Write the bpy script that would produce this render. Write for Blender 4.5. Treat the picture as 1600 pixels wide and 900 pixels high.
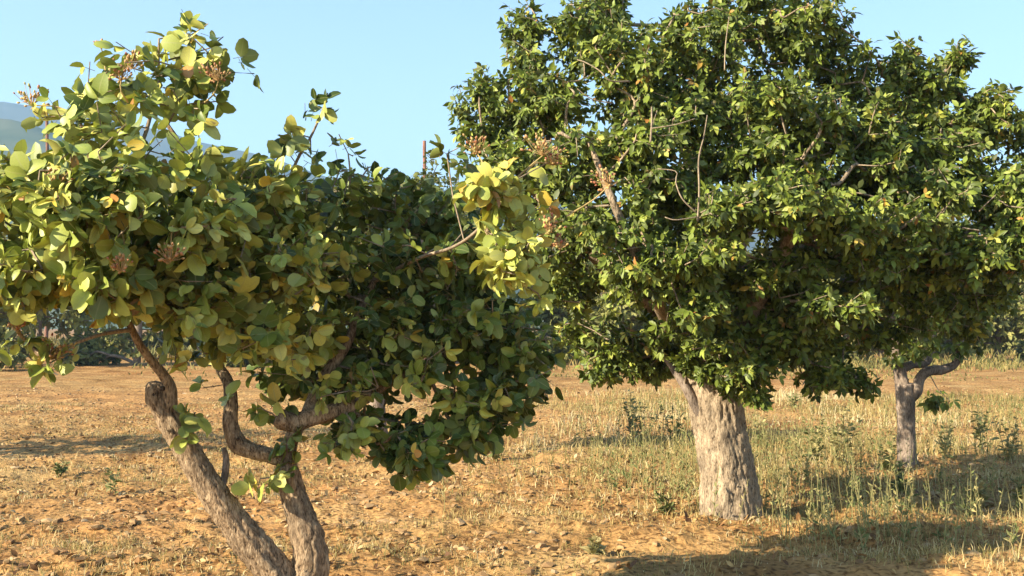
import bpy, math, random
import numpy as np
from mathutils import Vector, Matrix
from mathutils.bvhtree import BVHTree

for o in list(bpy.data.objects):
    bpy.data.objects.remove(o)
S = bpy.context.scene
COL = S.collection
RNG = np.random.default_rng(11)
random.seed(11)

# ------------------------------------------------------------------ camera
CAM_H = 1.5
FPX = 1780.0                       # focal length in photograph pixels (1600 wide)
PITCH = math.atan(60 / FPX)        # horizon 60 px below the middle
cam_d = bpy.data.cameras.new('camera')
cam = bpy.data.objects.new('camera', cam_d)
COL.objects.link(cam)
cam.location = (0, 0, CAM_H)
cam.rotation_euler = (math.pi / 2 + PITCH, 0, 0)
cam_d.sensor_width = 36
cam_d.lens = FPX / 1600 * 36
cam_d.clip_start = 0.1
cam_d.clip_end = 9000
S.camera = cam
S.render.resolution_x, S.render.resolution_y = 1024, 576

# ------------------------------------------------------------------ sky and sun
SUN_EL = math.radians(26)
SUN_BEHIND = math.radians(30)      # sun stands to the left and this far behind the camera plane
to_sun = Vector((-math.cos(SUN_EL) * math.cos(SUN_BEHIND), -math.cos(SUN_EL) * math.sin(SUN_BEHIND), math.sin(SUN_EL)))
W = bpy.data.worlds.new('World')
S.world = W
W.use_nodes = True
nt = W.node_tree
sky = nt.nodes.new('ShaderNodeTexSky')
sky.sky_type = 'NISHITA'
sky.sun_disc = False
sky.sun_elevation = SUN_EL
sky.sun_rotation = math.atan2(to_sun.x, to_sun.y)
sky.altitude = 300
sky.air_density = 1.0
sky.dust_density = 0.6
sky.ozone_density = 1.0
bg = nt.nodes['Background']
bg.inputs['Strength'].default_value = 0.087
tintn = nt.nodes.new('ShaderNodeMix'); tintn.data_type = 'RGBA'; tintn.blend_type = 'MULTIPLY'
tintn.inputs[0].default_value = 1
tintn.inputs[7].default_value = (.95, 1.01, 1.07, 1)
nt.links.new(sky.outputs[0], tintn.inputs[6])
nt.links.new(tintn.outputs[2], bg.inputs[0])
sun_d = bpy.data.lights.new('sun', 'SUN')
sun_d.energy = 5.0
sun_d.angle = math.radians(0.5)
sun_d.color = (1.0, 0.88, 0.69)
sun = bpy.data.objects.new('sun', sun_d)
COL.objects.link(sun)
sun.rotation_euler = to_sun.to_track_quat('Z', 'Y').to_euler()
sun.location = (-10, -5, 20)
S.view_settings.view_transform = 'Standard'
S.view_settings.look = 'None'
S.view_settings.gamma = 1
S.view_settings.exposure = 1.77
S.view_settings.use_curve_mapping = False
S.cycles.diffuse_bounces = 2
S.cycles.transmission_bounces = 2
S.cycles.volume_bounces = 0

# ------------------------------------------------------------------ helpers
def P(px, py, d):
    """world point seen at photo pixel (px, py) standing d metres ahead"""
    xr = (px - 800) / FPX
    yu = -(py - 450) / FPX
    c, s = math.cos(PITCH), math.sin(PITCH)
    v = np.array([xr, c - yu * s, s + yu * c])
    return np.array([0, 0, CAM_H]) + v * (d / v[1])

def norm(a):
    a = np.asarray(a, float)
    return a / np.maximum(np.linalg.norm(a, axis=-1, keepdims=True), 1e-9)

def _hash(ix, iy, iz):
    h = (ix * 374761393 + iy * 668265263 + iz * 2147483647) & 0xFFFFFFFF
    h = ((h ^ (h >> 13)) * 1274126177) & 0xFFFFFFFF
    return ((h ^ (h >> 16)) & 0xFFFFFF) / float(0xFFFFFF)

def vnoise(p):
    p = np.asarray(p, float)
    i = np.floor(p).astype(np.int64)
    f = p - i
    f = f * f * (3 - 2 * f)
    r = 0
    for dx in (0, 1):
        for dy in (0, 1):
            for dz in (0, 1):
                w = (f[:, 0] if dx else 1 - f[:, 0]) * (f[:, 1] if dy else 1 - f[:, 1]) * (f[:, 2] if dz else 1 - f[:, 2])
                r = r + w * _hash(i[:, 0] + dx, i[:, 1] + dy, i[:, 2] + dz)
    return r * 2 - 1

def fbm2(x, y, scale, octv=3, seed=0):
    r = 0; a = 1.0
    for k in range(octv):
        r = r + a * vnoise(np.stack([x * scale * 2 ** k, y * scale * 2 ** k, np.full_like(x, seed + 7.3 * k)], -1))
        a *= .5
    return r

def ground_h(x, y):
    x = np.atleast_1d(np.asarray(x, float)); y = np.atleast_1d(np.asarray(y, float))
    r = np.hypot(x, y)
    near = np.exp(-(r / 60) ** 2)
    h = 0.05 * fbm2(x, y, .35, 2, 3) * near
    h = h + 0.030 * fbm2(x, y, 1.7, 3, 5) * near
    h = h + 0.030 * np.maximum(fbm2(x, y, 6.0, 3, 9), -.25) * np.exp(-(r / 34) ** 2)
    rows = np.sin(y * 2 * math.pi / 1.15 + .8 * vnoise(np.stack([x * .25, y * .2, 0 * x], -1)))
    h = h + 0.022 * rows * near
    return h

def new_obj(name, mesh, parent=None, mat=None):
    o = bpy.data.objects.new(name, mesh)
    COL.objects.link(o)
    if parent is not None:
        o.parent = parent
        o.matrix_parent_inverse = parent.matrix_world.inverted()
    if mat and not mesh.materials:
        mesh.materials.append(mat)
    return o

def mesh_np(name, V, tris=None, quads=None, smooth=True, attrs=None, uv=None):
    V = np.asarray(V, np.float32)
    nt_ = 0 if tris is None else len(tris)
    nq = 0 if quads is None else len(quads)
    me = bpy.data.meshes.new(name)
    me.vertices.add(len(V))
    me.vertices.foreach_set('co', V.ravel())
    idx = []
    if nt_: idx.append(np.asarray(tris, np.int32).ravel())
    if nq: idx.append(np.asarray(quads, np.int32).ravel())
    idx = np.concatenate(idx)
    me.loops.add(len(idx))
    me.loops.foreach_set('vertex_index', idx)
    me.polygons.add(nt_ + nq)
    st = np.concatenate([np.arange(nt_) * 3, nt_ * 3 + np.arange(nq) * 4]).astype(np.int32)
    me.polygons.foreach_set('loop_start', st)
    me.polygons.foreach_set('use_smooth', np.full(nt_ + nq, smooth))
    if uv is not None:
        l = me.uv_layers.new(name='UVMap')
        l.data.foreach_set('uv', np.asarray(uv, np.float32)[idx].ravel())
    me.update(calc_edges=True)
    for k, a in (attrs or {}).items():
        at = me.attributes.new(k, 'FLOAT', 'POINT')
        at.data.foreach_set('value', np.asarray(a, np.float32))
    me.validate()
    return me

def tag(o, label=None, cat=None, group=None, kind=None):
    if label: o['label'] = label
    if cat: o['category'] = cat
    if group: o['group'] = group
    if kind: o['kind'] = kind
    return o

def empty(name, loc):
    o = bpy.data.objects.new(name, None)
    COL.objects.link(o)
    o.location = loc
    o.empty_display_size = .2
    o.matrix_world = Matrix.Translation(loc)
    return o

# ------------------------------------------------------------------ materials
def mat_new(name):
    m = bpy.data.materials.new(name)
    m.use_nodes = True
    n = m.node_tree.nodes
    return m, n, m.node_tree.links, n['Principled BSDF'], n['Material Output']

def ramp(nodes, stops):
    r = nodes.new('ShaderNodeValToRGB')
    e = r.color_ramp.elements
    while len(e) < len(stops): e.new(.5)
    for el, (p, c) in zip(e, stops):
        el.position = p
        el.color = (*c, 1)
    return r

def mat_leaf(name, stops, trans=.28, rough=.42, spec=.5, vein=True):
    m, n, L, b, out = mat_new(name)
    at = n.new('ShaderNodeAttribute'); at.attribute_name = 'tint'
    r = ramp(n, stops)
    L.new(at.outputs['Fac'], r.inputs[0])
    col = r.outputs[0]
    geo = n.new('ShaderNodeNewGeometry')
    ns = n.new('ShaderNodeTexNoise'); ns.inputs['Scale'].default_value = 35
    mul = n.new('ShaderNodeMix'); mul.data_type = 'RGBA'; mul.blend_type = 'MULTIPLY'
    mr = ramp(n, [(.3, (.72, .74, .7)), (.7, (1.15, 1.12, 1.05))])
    L.new(ns.outputs[0], mr.inputs[0])
    mul.inputs[0].default_value = 1
    L.new(col, mul.inputs[6]); L.new(mr.outputs[0], mul.inputs[7])
    col = mul.outputs[2]
    sp = n.new('ShaderNodeTexNoise'); sp.inputs['Scale'].default_value = 60; sp.inputs['Detail'].default_value = 3
    sr = ramp(n, [(.64, (0, 0, 0)), (.70, (.75, .75, .75))]); L.new(sp.outputs[0], sr.inputs[0])
    mf = n.new('ShaderNodeMix'); mf.data_type = 'RGBA'; L.new(sr.outputs[0], mf.inputs[0])
    L.new(col, mf.inputs[6]); mf.inputs[7].default_value = (.16, .10, .035, 1)
    col = mf.outputs[2]
    if vein:
        uv = n.new('ShaderNodeUVMap')
        sep = n.new('ShaderNodeSeparateXYZ'); L.new(uv.outputs[0], sep.inputs[0])
        ab = n.new('ShaderNodeMath'); ab.operation = 'ABSOLUTE'; L.new(sep.outputs[0], ab.inputs[0])
        lt = n.new('ShaderNodeMath'); lt.operation = 'LESS_THAN'; L.new(ab.outputs[0], lt.inputs[0]); lt.inputs[1].default_value = .07
        sc = n.new('ShaderNodeMath'); sc.operation = 'MULTIPLY'; L.new(lt.outputs[0], sc.inputs[0]); sc.inputs[1].default_value = .45
        mx = n.new('ShaderNodeMix'); mx.data_type = 'RGBA'; L.new(sc.outputs[0], mx.inputs[0])
        L.new(col, mx.inputs[6]); mx.inputs[7].default_value = (.30, .30, .12, 1)
        col = mx.outputs[2]
    # underside of the leaf is paler and duller
    mb = n.new('ShaderNodeMix'); mb.data_type = 'RGBA'
    fb = n.new('ShaderNodeMath'); fb.operation = 'MULTIPLY'; fb.inputs[1].default_value = .35
    L.new(geo.outputs['Backfacing'], fb.inputs[0]); L.new(fb.outputs[0], mb.inputs[0])
    L.new(col, mb.inputs[6]); mb.inputs[7].default_value = (.19, .21, .09, 1)
    col = mb.outputs[2]
    L.new(col, b.inputs['Base Color'])
    b.inputs['Roughness'].default_value = rough
    b.inputs['Specular IOR Level'].default_value = spec
    tr = n.new('ShaderNodeBsdfTranslucent')
    tc = n.new('ShaderNodeMix'); tc.data_type = 'RGBA'; tc.blend_type = 'MULTIPLY'; tc.inputs[0].default_value = 1
    L.new(col, tc.inputs[6]); tc.inputs[7].default_value = (1.15, 1.25, .6, 1)
    L.new(tc.outputs[2], tr.inputs[0])
    ms = n.new('ShaderNodeMixShader'); ms.inputs[0].default_value = trans
    L.new(b.outputs[0], ms.inputs[1]); L.new(tr.outputs[0], ms.inputs[2])
    L.new(ms.outputs[0], out.inputs[0])
    return m

def mat_bark(name, dark, mid, light, scale=1.0, bump=.6):
    m, n, L, b, out = mat_new(name)
    tc = n.new('ShaderNodeTexCoord')
    mp = n.new('ShaderNodeMapping'); mp.inputs['Scale'].default_value = (1, 1, .3)
    L.new(tc.outputs['Object'], mp.inputs[0])
    ns = n.new('ShaderNodeTexNoise'); ns.inputs['Scale'].default_value = 38 * scale; ns.inputs['Detail'].default_value = 6
    ns.inputs['Roughness'].default_value = .65; ns.inputs['Distortion'].default_value = .6
    L.new(mp.outputs[0], ns.inputs[0])
    n2 = n.new('ShaderNodeTexNoise'); n2.inputs['Scale'].default_value = 5 * scale; n2.inputs['Detail'].default_value = 4
    L.new(tc.outputs['Object'], n2.inputs[0])
    n3 = n.new('ShaderNodeTexNoise'); n3.inputs['Scale'].default_value = 120 * scale; n3.inputs['Detail'].default_value = 4
    L.new(mp.outputs[0], n3.inputs[0])
    av = n.new('ShaderNodeMath'); av.operation = 'MULTIPLY_ADD'; av.inputs[1].default_value = .45
    hf = n.new('ShaderNodeMath'); hf.operation = 'MULTIPLY'; hf.inputs[1].default_value = .55
    L.new(ns.outputs[0], hf.inputs[0]); L.new(n3.outputs[0], av.inputs[0]); L.new(hf.outputs[0], av.inputs[2])
    r = ramp(n, [(.38, dark), (.48, mid), (.62, light)])
    L.new(av.outputs[0], r.inputs[0])
    mr = ramp(n, [(.3, (.62, .6, .57)), (.7, (1.15, 1.1, 1.02))])
    L.new(n2.outputs[0], mr.inputs[0])
    mul = n.new('ShaderNodeMix'); mul.data_type = 'RGBA'; mul.blend_type = 'MULTIPLY'; mul.inputs[0].default_value = 1
    L.new(r.outputs[0], mul.inputs[6]); L.new(mr.outputs[0], mul.inputs[7])
    L.new(mul.outputs[2], b.inputs['Base Color'])
    b.inputs['Roughness'].default_value = .9
    b.inputs['Specular IOR Level'].default_value = .15
    bp = n.new('ShaderNodeBump'); bp.inputs['Strength'].default_value = bump; bp.inputs['Distance'].default_value = .02
    L.new(ns.outputs[0], bp.inputs['Height']); L.new(bp.outputs[0], b.inputs['Normal'])
    return m

def mat_tint(name, stops, rough=.8, trans=0.0, spec=.2):
    m, n, L, b, out = mat_new(name)
    at = n.new('ShaderNodeAttribute'); at.attribute_name = 'tint'
    r = ramp(n, stops)
    L.new(at.outputs['Fac'], r.inputs[0])
    L.new(r.outputs[0], b.inputs['Base Color'])
    b.inputs['Roughness'].default_value = rough
    b.inputs['Specular IOR Level'].default_value = spec
    if trans:
        tr = n.new('ShaderNodeBsdfTranslucent'); L.new(r.outputs[0], tr.inputs[0])
        ms = n.new('ShaderNodeMixShader'); ms.inputs[0].default_value = trans
        L.new(b.outputs[0], ms.inputs[1]); L.new(tr.outputs[0], ms.inputs[2]); L.new(ms.outputs[0], out.inputs[0])
    return m

def mat_ground():
    m, n, L, b, out = mat_new('dry_soil')
    tc = n.new('ShaderNodeTexCoord')
    def noise(sc, det, dist=0):
        t = n.new('ShaderNodeTexNoise'); t.inputs['Scale'].default_value = sc; t.inputs['Detail'].default_value = det
        t.inputs['Distortion'].default_value = dist
        L.new(tc.outputs['Object'], t.inputs[0]); return t
    a = noise(1.1, 5); c = noise(22, 6, .4); e = noise(.22, 3)
    ra = ramp(n, [(.30, (.22, .115, .041)), (.5, (.34, .195, .075)), (.72, (.43, .27, .115))])
    L.new(a.outputs[0], ra.inputs[0])
    rc = ramp(n, [(.36, (.38, .33, .29)), (.47, (.9, .88, .85)), (.62, (1.15, 1.12, 1.08))])
    L.new(c.outputs[0], rc.inputs[0])
    re = ramp(n, [(.35, (1.05, .96, .88)), (.65, (.98, 1.04, 1.0))])
    L.new(e.outputs[0], re.inputs[0])
    m1 = n.new('ShaderNodeMix'); m1.data_type = 'RGBA'; m1.blend_type = 'MULTIPLY'; m1.inputs[0].default_value = 1
    L.new(ra.outputs[0], m1.inputs[6]); L.new(rc.outputs[0], m1.inputs[7])
    m2 = n.new('ShaderNodeMix'); m2.data_type = 'RGBA'; m2.blend_type = 'MULTIPLY'; m2.inputs[0].default_value = 1
    L.new(m1.outputs[2], m2.inputs[6]); L.new(re.outputs[0], m2.inputs[7])
    L.new(m2.outputs[2], b.inputs['Base Color'])
    b.inputs['Roughness'].default_value = .95
    b.inputs['Specular IOR Level'].default_value = .1
    bp = n.new('ShaderNodeBump'); bp.inputs['Strength'].default_value = .8; bp.inputs['Distance'].default_value = .03
    L.new(c.outputs[0], bp.inputs['Height']); L.new(bp.outputs[0], b.inputs['Normal'])
    return m

def mat_hill(name, c1, c2, c3):
    m, n, L, b, out = mat_new(name)
    tc = n.new('ShaderNodeTexCoord')
    t = n.new('ShaderNodeTexNoise'); t.inputs['Scale'].default_value = .012; t.inputs['Detail'].default_value = 8
    L.new(tc.outputs['Object'], t.inputs[0])
    r = ramp(n, [(.35, c1), (.5, c2), (.66, c3)])
    L.new(t.outputs[0], r.inputs[0]); L.new(r.outputs[0], b.inputs['Base Color'])
    b.inputs['Roughness'].default_value = 1
    b.inputs['Specular IOR Level'].default_value = 0
    return m

M_LEAF_FRONT = mat_leaf('leaf_broad', [(0, (.036, .060, .009)), (.25, (.09, .13, .020)), (.5, (.21, .26, .045)), (.75, (.40, .43, .095)), (.9, (.50, .47, .12)), (.95, (.52, .40, .06)), (1, (.40, .20, .06))], .16, .45, .32)
M_LEAF_MID = mat_leaf('leaf_narrow', [(0, (.030, .046, .006)), (.35, (.095, .13, .019)), (.7, (.205, .26, .042)), (.9, (.31, .33, .062)), (.95, (.36, .28, .05)), (1, (.36, .17, .05))], .14, .5, .26, vein=False)
M_LEAF_FAR = mat_leaf('leaf_far', [(0, (.05, .065, .015)), (.5, (.11, .125, .028)), (1, (.19, .19, .05))], .2, .6, .2, vein=False)
M_LEAF_PALE = mat_leaf('leaf_dusty', [(0, (.10, .115, .03)), (.5, (.21, .21, .06)), (1, (.32, .30, .10))], .2, .6, .2, vein=False)
M_BARK = mat_bark('bark_front', (.06, .042, .026), (.26, .185, .115), (.46, .355, .23), 1.3, 1.0)
M_BARK_MID = mat_bark('bark_furrowed', (.09, .066, .043), (.30, .235, .16), (.45, .365, .255), 1.3, 1.0)
M_BARK_DARK = mat_bark('bark_grey', (.08, .06, .045), (.19, .15, .12), (.30, .25, .20), 1.0)
M_TWIG = mat_bark('twig_bark', (.14, .10, .07), (.25, .20, .14), (.36, .30, .21), 2.0, .2)
M_GROUND = mat_ground()
M_GRASS = mat_tint('dry_grass', [(0, (.10, .11, .032)), (.2, (.19, .17, .055)), (.5, (.34, .245, .085)), (.8, (.47, .36, .15)), (1, (.56, .47, .26))], .75, .25)
M_CLOD = mat_tint('soil_clod', [(0, (.18, .10, .042)), (.5, (.33, .205, .092)), (1, (.45, .32, .18))], .95)
M_LITTER = mat_tint('fallen_leaves', [(0, (.11, .055, .025)), (.4, (.24, .125, .045)), (.75, (.42, .27, .10)), (1, (.5, .4, .22))], .7, .15)
M_NUT = mat_tint('nut_hulls', [(0, (.26, .08, .045)), (.4, (.33, .16, .075)), (.8, (.38, .25, .10)), (1, (.32, .30, .10))], .6)
M_WEED = mat_tint('weed', [(0, (.07, .10, .03)), (.5, (.16, .18, .06)), (1, (.40, .33, .14))], .75, .2)
M_HOLLOW = mat_bark('hollow_dark', (.02, .015, .01), (.05, .035, .025), (.09, .065, .045), 1.5)
M_POLE = mat_bark('pole_wood', (.14, .07, .05), (.22, .11, .08), (.28, .16, .12), .5, .2)

# ------------------------------------------------------------------ ground, hills
def build_ground():
    front = np.radians(np.linspace(-38, 38, 620))
    back = np.radians(np.linspace(38, 322, 60))[1:-1]
    ang = np.concatenate([front, back])
    rad = np.concatenate([[.4, 1.5, 3, 4.2], np.geomspace(5, 45, 420), np.geomspace(47, 4000, 40)])
    A, R = np.meshgrid(ang, rad)
    x = R * np.sin(A); y = R * np.cos(A)
    z = ground_h(x.ravel(), y.ravel())
    V = np.stack([x.ravel(), y.ravel(), z], -1)
    na = len(ang); nr = len(rad)
    i, j = np.meshgrid(np.arange(nr - 1), np.arange(na), indexing='ij')
    j2 = (j + 1) % na
    q = np.stack([i * na + j, (i + 1) * na + j, (i + 1) * na + j2, i * na + j2], -1).reshape(-1, 4)[:, ::-1]
    c = len(V)
    V = np.vstack([V, [[0, 0, 0]]])
    tr = np.stack([np.full(na, c), (np.arange(na) + 1) % na, np.arange(na)], -1)
    me = mesh_np('ground', V, tris=tr, quads=q)
    o = new_obj('ground', me, None, M_GROUND)
    tag(o, 'dry reddish tan orchard soil with low furrows', 'ground', kind='structure')
build_ground()

def build_hill(name, dist, depth, px, py, mat, label, seed):
    az = np.array(px, float); hp = (510 - np.array(py, float)) / FPX * dist
    X = np.linspace((az[0] - 800) / FPX * dist, (az[-1] - 800) / FPX * dist, 160)
    ridge = np.interp(X, (az - 800) / FPX * dist, hp)
    Y = np.linspace(-1, 1, 60)
    xx, yy = np.meshgrid(X, Y)
    prof = np.clip(1 - np.abs(yy) ** 1.4, 0, 1)
    zz = ridge[None, :] * prof
    nz = fbm2(xx.ravel() / dist, yy.ravel() * depth / dist, 9, 5, seed).reshape(xx.shape)
    zz = zz * (1 + .07 * nz) + .004 * dist * nz * prof - 2
    V = np.stack([xx.ravel(), (dist + yy * depth).ravel(), zz.ravel()], -1)
    a, b_ = 60, 160
    i, j = np.meshgrid(np.arange(a - 1), np.arange(b_ - 1), indexing='ij')
    q = np.stack([i * b_ + j, i * b_ + j + 1, (i + 1) * b_ + j + 1, (i + 1) * b_ + j], -1).reshape(-1, 4)
    o = new_obj(name, mesh_np(name, V, quads=q), None, mat)
    tag(o, label, 'hill', kind='structure')

build_hill('hill', 1700, 600, [-2600, -1500, -600, -100, 60, 200, 300, 400, 500, 600, 760, 1000, 1600, 2600, 4000],
           [300, 230, 165, 148, 160, 200, 228, 250, 266, 285, 310, 335, 350, 330, 400],
           mat_hill('hill_far', (.030, .040, .040), (.055, .065, .055), (.085, .09, .07)), 'hazy blue ridge on the horizon', 2)
build_hill('hill', 900, 260, [-2200, -1200, -500, -150, 0, 60, 120, 200, 320, 450, 620, 800, 1500, 2500],
           [330, 250, 190, 165, 172, 185, 205, 225, 260, 300, 350, 400, 440, 480],
           mat_hill('hill_near', (.035, .052, .025), (.06, .08, .035), (.11, .115, .055)), 'green hillside with fields at the left', 5)

# ------------------------------------------------------------------ tubes
def tube(pts, rad, sides=8, rough=0.0, seed=0, cap=True, sub=None):
    """tube along pts (N,3); returns V, quads, tris"""
    pts = np.asarray(pts, float); rad = np.asarray(rad, float)
    if sub:
        t = np.concatenate([[0], np.cumsum(np.linalg.norm(np.diff(pts, axis=0), axis=1))])
        n = max(len(pts), int(t[-1] / sub) + 2)
        tt = np.linspace(0, t[-1], n)
        def cr(v):
            # smooth (Catmull-Rom) interpolation
            out = np.zeros((n,) + v.shape[1:])
            k = np.clip(np.searchsorted(t, tt, side='right') - 1, 0, len(t) - 2)
            u = (tt - t[k]) / np.maximum(t[k + 1] - t[k], 1e-9)
            p0 = v[np.maximum(k - 1, 0)]; p1 = v[k]; p2 = v[k + 1]; p3 = v[np.minimum(k + 2, len(t) - 1)]
            if v.ndim > 1: u = u[:, None]
            return .5 * (2 * p1 + (p2 - p0) * u + (2 * p0 - 5 * p1 + 4 * p2 - p3) * u ** 2 + (3 * p1 - p0 - 3 * p2 + p3) * u ** 3)
        pts = cr(pts); rad = np.maximum(np.interp(tt, t, rad), 1e-4)
    n = len(pts)
    T = norm(np.gradient(pts, axis=0)) if n > 2 else norm(np.repeat((pts[1:] - pts[:1]), n, 0))
    ref = np.array([1., 0, 0]) if abs(T[0][0]) < .8 else np.array([0, 1., 0])
    U = norm(np.cross(T, ref)); Wv = np.cross(T, U)
    a = np.arange(sides) / sides * 2 * math.pi
    R = rad[:, None] * np.ones(sides)[None]
    if rough:
        c = np.cos(a)[None] * 1.0; s = np.sin(a)[None] * 1.0
        l = np.linspace(0, 1, n)[:, None] * np.ones(sides)[None]
        arc = (np.concatenate([[0], np.cumsum(np.linalg.norm(np.diff(pts, axis=0), axis=1))]))[:, None] * np.ones(sides)[None]
        q = np.stack([(c + 0 * l) * 1.6, (s + 0 * l) * 1.6, arc * 3 + seed], -1).reshape(-1, 3)
        f = np.stack([(c + 0 * l) * 6, (s + 0 * l) * 6, arc * 3.2 + seed * 3], -1).reshape(-1, 3)
        g = np.stack([(c + 0 * l) * 12, (s + 0 * l) * 12, arc * 8 + seed * 5], -1).reshape(-1, 3)
        w_ = np.stack([(c + 0 * l) * 26, (s + 0 * l) * 26, arc * 30 + seed * 2], -1).reshape(-1, 3)
        d = .55 * vnoise(w_) + .8 * vnoise(q) + 1.1 * np.minimum(np.abs(vnoise(f)) * 2.2, .8) + .6 * np.minimum(np.abs(vnoise(g)) * 2, .8) - 1.0
        R = R * (1 + rough * d.reshape(n, sides))
    V = pts[:, None] + R[..., None] * (np.cos(a)[None, :, None] * U[:, None] + np.sin(a)[None, :, None] * Wv[:, None])
    V = V.reshape(-1, 3)
    i, j = np.meshgrid(np.arange(n - 1), np.arange(sides), indexing='ij')
    j2 = (j + 1) % sides
    Q = np.stack([i * sides + j, i * sides + j2, (i + 1) * sides + j2, (i + 1) * sides + j], -1).reshape(-1, 4)
    Tr = np.zeros((0, 3), int)
    if cap:
        c0, c1 = len(V), len(V) + 1
        V = np.vstack([V, pts[:1], pts[-1:]])
        k = np.arange(sides); k2 = (k + 1) % sides; e = (n - 1) * sides
        Tr = np.vstack([np.stack([np.full(sides, c0), k2, k], -1), np.stack([np.full(sides, c1), e + k, e + k2], -1)])
    return V, Q, Tr

def join(parts):
    Vs, Qs, Ts = [], [], []
    o = 0
    for V, Q, T in parts:
        Vs.append(V); Qs.append(Q + o); Ts.append(T + o); o += len(V)
    return np.vstack(Vs), np.vstack(Qs), np.vstack(Ts)

def tube_obj(name, pts, rad, parent, mat, sides=24, rough=.12, seed=0, sub=.03):
    V, Q, T = tube(pts, rad, sides, rough, seed, True, sub)
    me = mesh_np(name, V, T, Q)
    return new_obj(name, me, parent, mat)

# ------------------------------------------------------------------ leaves
def leaf_template(widths, rows, fold, curl, twist=0.0):
    """leaf lying along +y, length 1, normal +z"""
    V = []; UV = []
    for t, w in zip(rows, widths):
        zc = -curl * t * t
        for s in ((0,) if w == 0 else (-1, 0, 1)):
            wx = s * w * (1 + .06 * math.sin(9 * fold + 7 * t + 2.1 * s + 5 * curl))
            V.append((wx * math.cos(fold) + twist * t * t * .3, t, zc + abs(wx) * math.sin(fold) + s * w * twist * t))
            UV.append((s * 1.0, t))
    T = []
    # rows: first and last single
    T += [(0, 2, 1), (0, 3, 2)]
    nr = len(rows) - 2
    for k in range(nr - 1):
        b = 1 + 3 * k
        for s in (0, 1):
            T += [(b + s, b + s + 1, b + s + 4), (b + s, b + s + 4, b + s + 3)]
    b = 1 + 3 * (nr - 1); e = len(V) - 1
    T += [(b, b + 1, e), (b + 1, b + 2, e)]
    return np.array(V), np.array(T), np.array(UV)

BROAD = [leaf_template([0, .22 * w_, .37 * w_, .36 * w_, .25 * w_, 0], [0, .12, .34, .62, .87, 1.0], f, c, tw)
         for w_, (f, c, tw) in zip((1, .94, 1.1, .88, 1, .96, 1.15, .84, 1, 1.05), ((.18, .12, 0), (.35, .25, .1), (-.1, .2, -.1), (.28, -.12, .15), (.5, .3, -.15), (.12, .4, .05), (.6, .15, .2), (.75, .45, -.2), (-.2, .5, .25), (.3, -.3, -.3)))]
NARROW = [leaf_template([0, .22, .24, 0], [0, .28, .62, 1.0], f, c, tw)
          for f, c, tw in ((.25, .15, 0), (.45, .3, .1), (.1, -.1, -.1), (.35, .45, .12))]
FAR = [(np.array([(0, 0, 0), (.3, .5, .06), (0, 1, -.1), (-.3, .5, .06)]), np.array([(0, 1, 2), (0, 2, 3)]), np.array([(0, 0), (1, .5), (0, 1), (-1, .5)]))]

def orient(n_, axis, up):
    y = norm(axis)
    z = norm(up - (up * y).sum(-1, keepdims=True) * y)
    x = np.cross(y, z)
    return x, y, z

class Leaves:
    def __init__(self): self.p = []; self.a = []; self.u = []; self.s = []; self.t = []
    def add(self, p, a, u, s, t):
        self.p.append(p); self.a.append(a); self.u.append(u); self.s.append(s); self.t.append(t)
    def arrays(self):
        return [np.concatenate([np.atleast_2d(v) if np.ndim(v[0] if np.ndim(v) else v) or np.ndim(v) == 1 and k < 3 else np.atleast_1d(v) for v in L]) for k, L in enumerate((self.p, self.a, self.u, self.s, self.t))]

def leaves_mesh(name, p, x, y, z, s, tint, var, templates):
    Vs, Ts, As, Us = [], [], [], []
    o = 0
    for k, (tv, tt, tu) in enumerate(templates):
        m = np.where(var == k)[0]
        if not len(m): continue
        v = (tv[None, :, 0:1] * x[m][:, None] + tv[None, :, 1:2] * y[m][:, None] + tv[None, :, 2:3] * z[m][:, None]) * s[m][:, None, None] + p[m][:, None]
        nv = len(tv)
        Vs.append(v.reshape(-1, 3))
        Ts.append((tt[None] + (np.arange(len(m)) * nv)[:, None, None]).reshape(-1, 3) + o)
        As.append(np.repeat(tint[m], nv)); Us.append(np.tile(tu, (len(m), 1)))
        o += nv * len(m)
    return mesh_np(name, np.vstack(Vs), tris=np.vstack(Ts), attrs={'tint': np.concatenate(As)}, uv=np.vstack(Us))

TINT_STEPS = 12
_leaf_cache = {}
def leaf_shared(templates, key, k, tint, mat):
    q = min(TINT_STEPS - 1, int(tint * TINT_STEPS))
    kk = (key, k, q)
    if kk not in _leaf_cache:
        tv, tt, tu = templates[k]
        me = mesh_np('leaf', tv, tris=tt, attrs={'tint': np.full(len(tv), (q + .5) / TINT_STEPS)}, uv=tu)
        me.materials.append(mat)
        _leaf_cache[kk] = me
    return _leaf_cache[kk]

# ------------------------------------------------------------------ tree growth
def sample_lobes(lobes, per, shell=.55, rng=RNG, even=0):
    """shoots inside ellipsoids, thicker towards the skin; returns positions and outward directions"""
    P_, D_, I_ = [], [], []
    for k, (c, r, n) in enumerate(lobes):
        n = max(1, int(round(n * (per if n > 4 else 1))))
        d = norm(rng.normal(size=(n, 3)))
        rr = rng.uniform(shell, 1, n) ** .7
        p = c + d * r * rr[:, None]
        if even and n > 4:
            # candidates: keep those that stand farthest from the shoots already there
            d = norm(rng.normal(size=(n * even, 3)))
            cand = c + d * r * (rng.uniform(shell, 1, n * even) ** .7)[:, None]
            have = np.vstack(P_) if P_ else np.zeros((0, 3)); keep = []
            dist = np.min(np.linalg.norm(cand[:, None] - have[None], axis=2), axis=1) if len(have) else np.full(len(cand), 9.)
            for _q in range(n):
                b_ = int(np.argmax(dist)); keep.append(b_)
                dist = np.minimum(dist, np.linalg.norm(cand - cand[b_], axis=1))
            p = cand[keep]; d = d[keep]
        P_.append(p); D_.append(norm(d / np.maximum(r, .05))); I_.append(np.full(n, k))
    return np.vstack(P_), np.vstack(D_), np.concatenate(I_)

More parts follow.
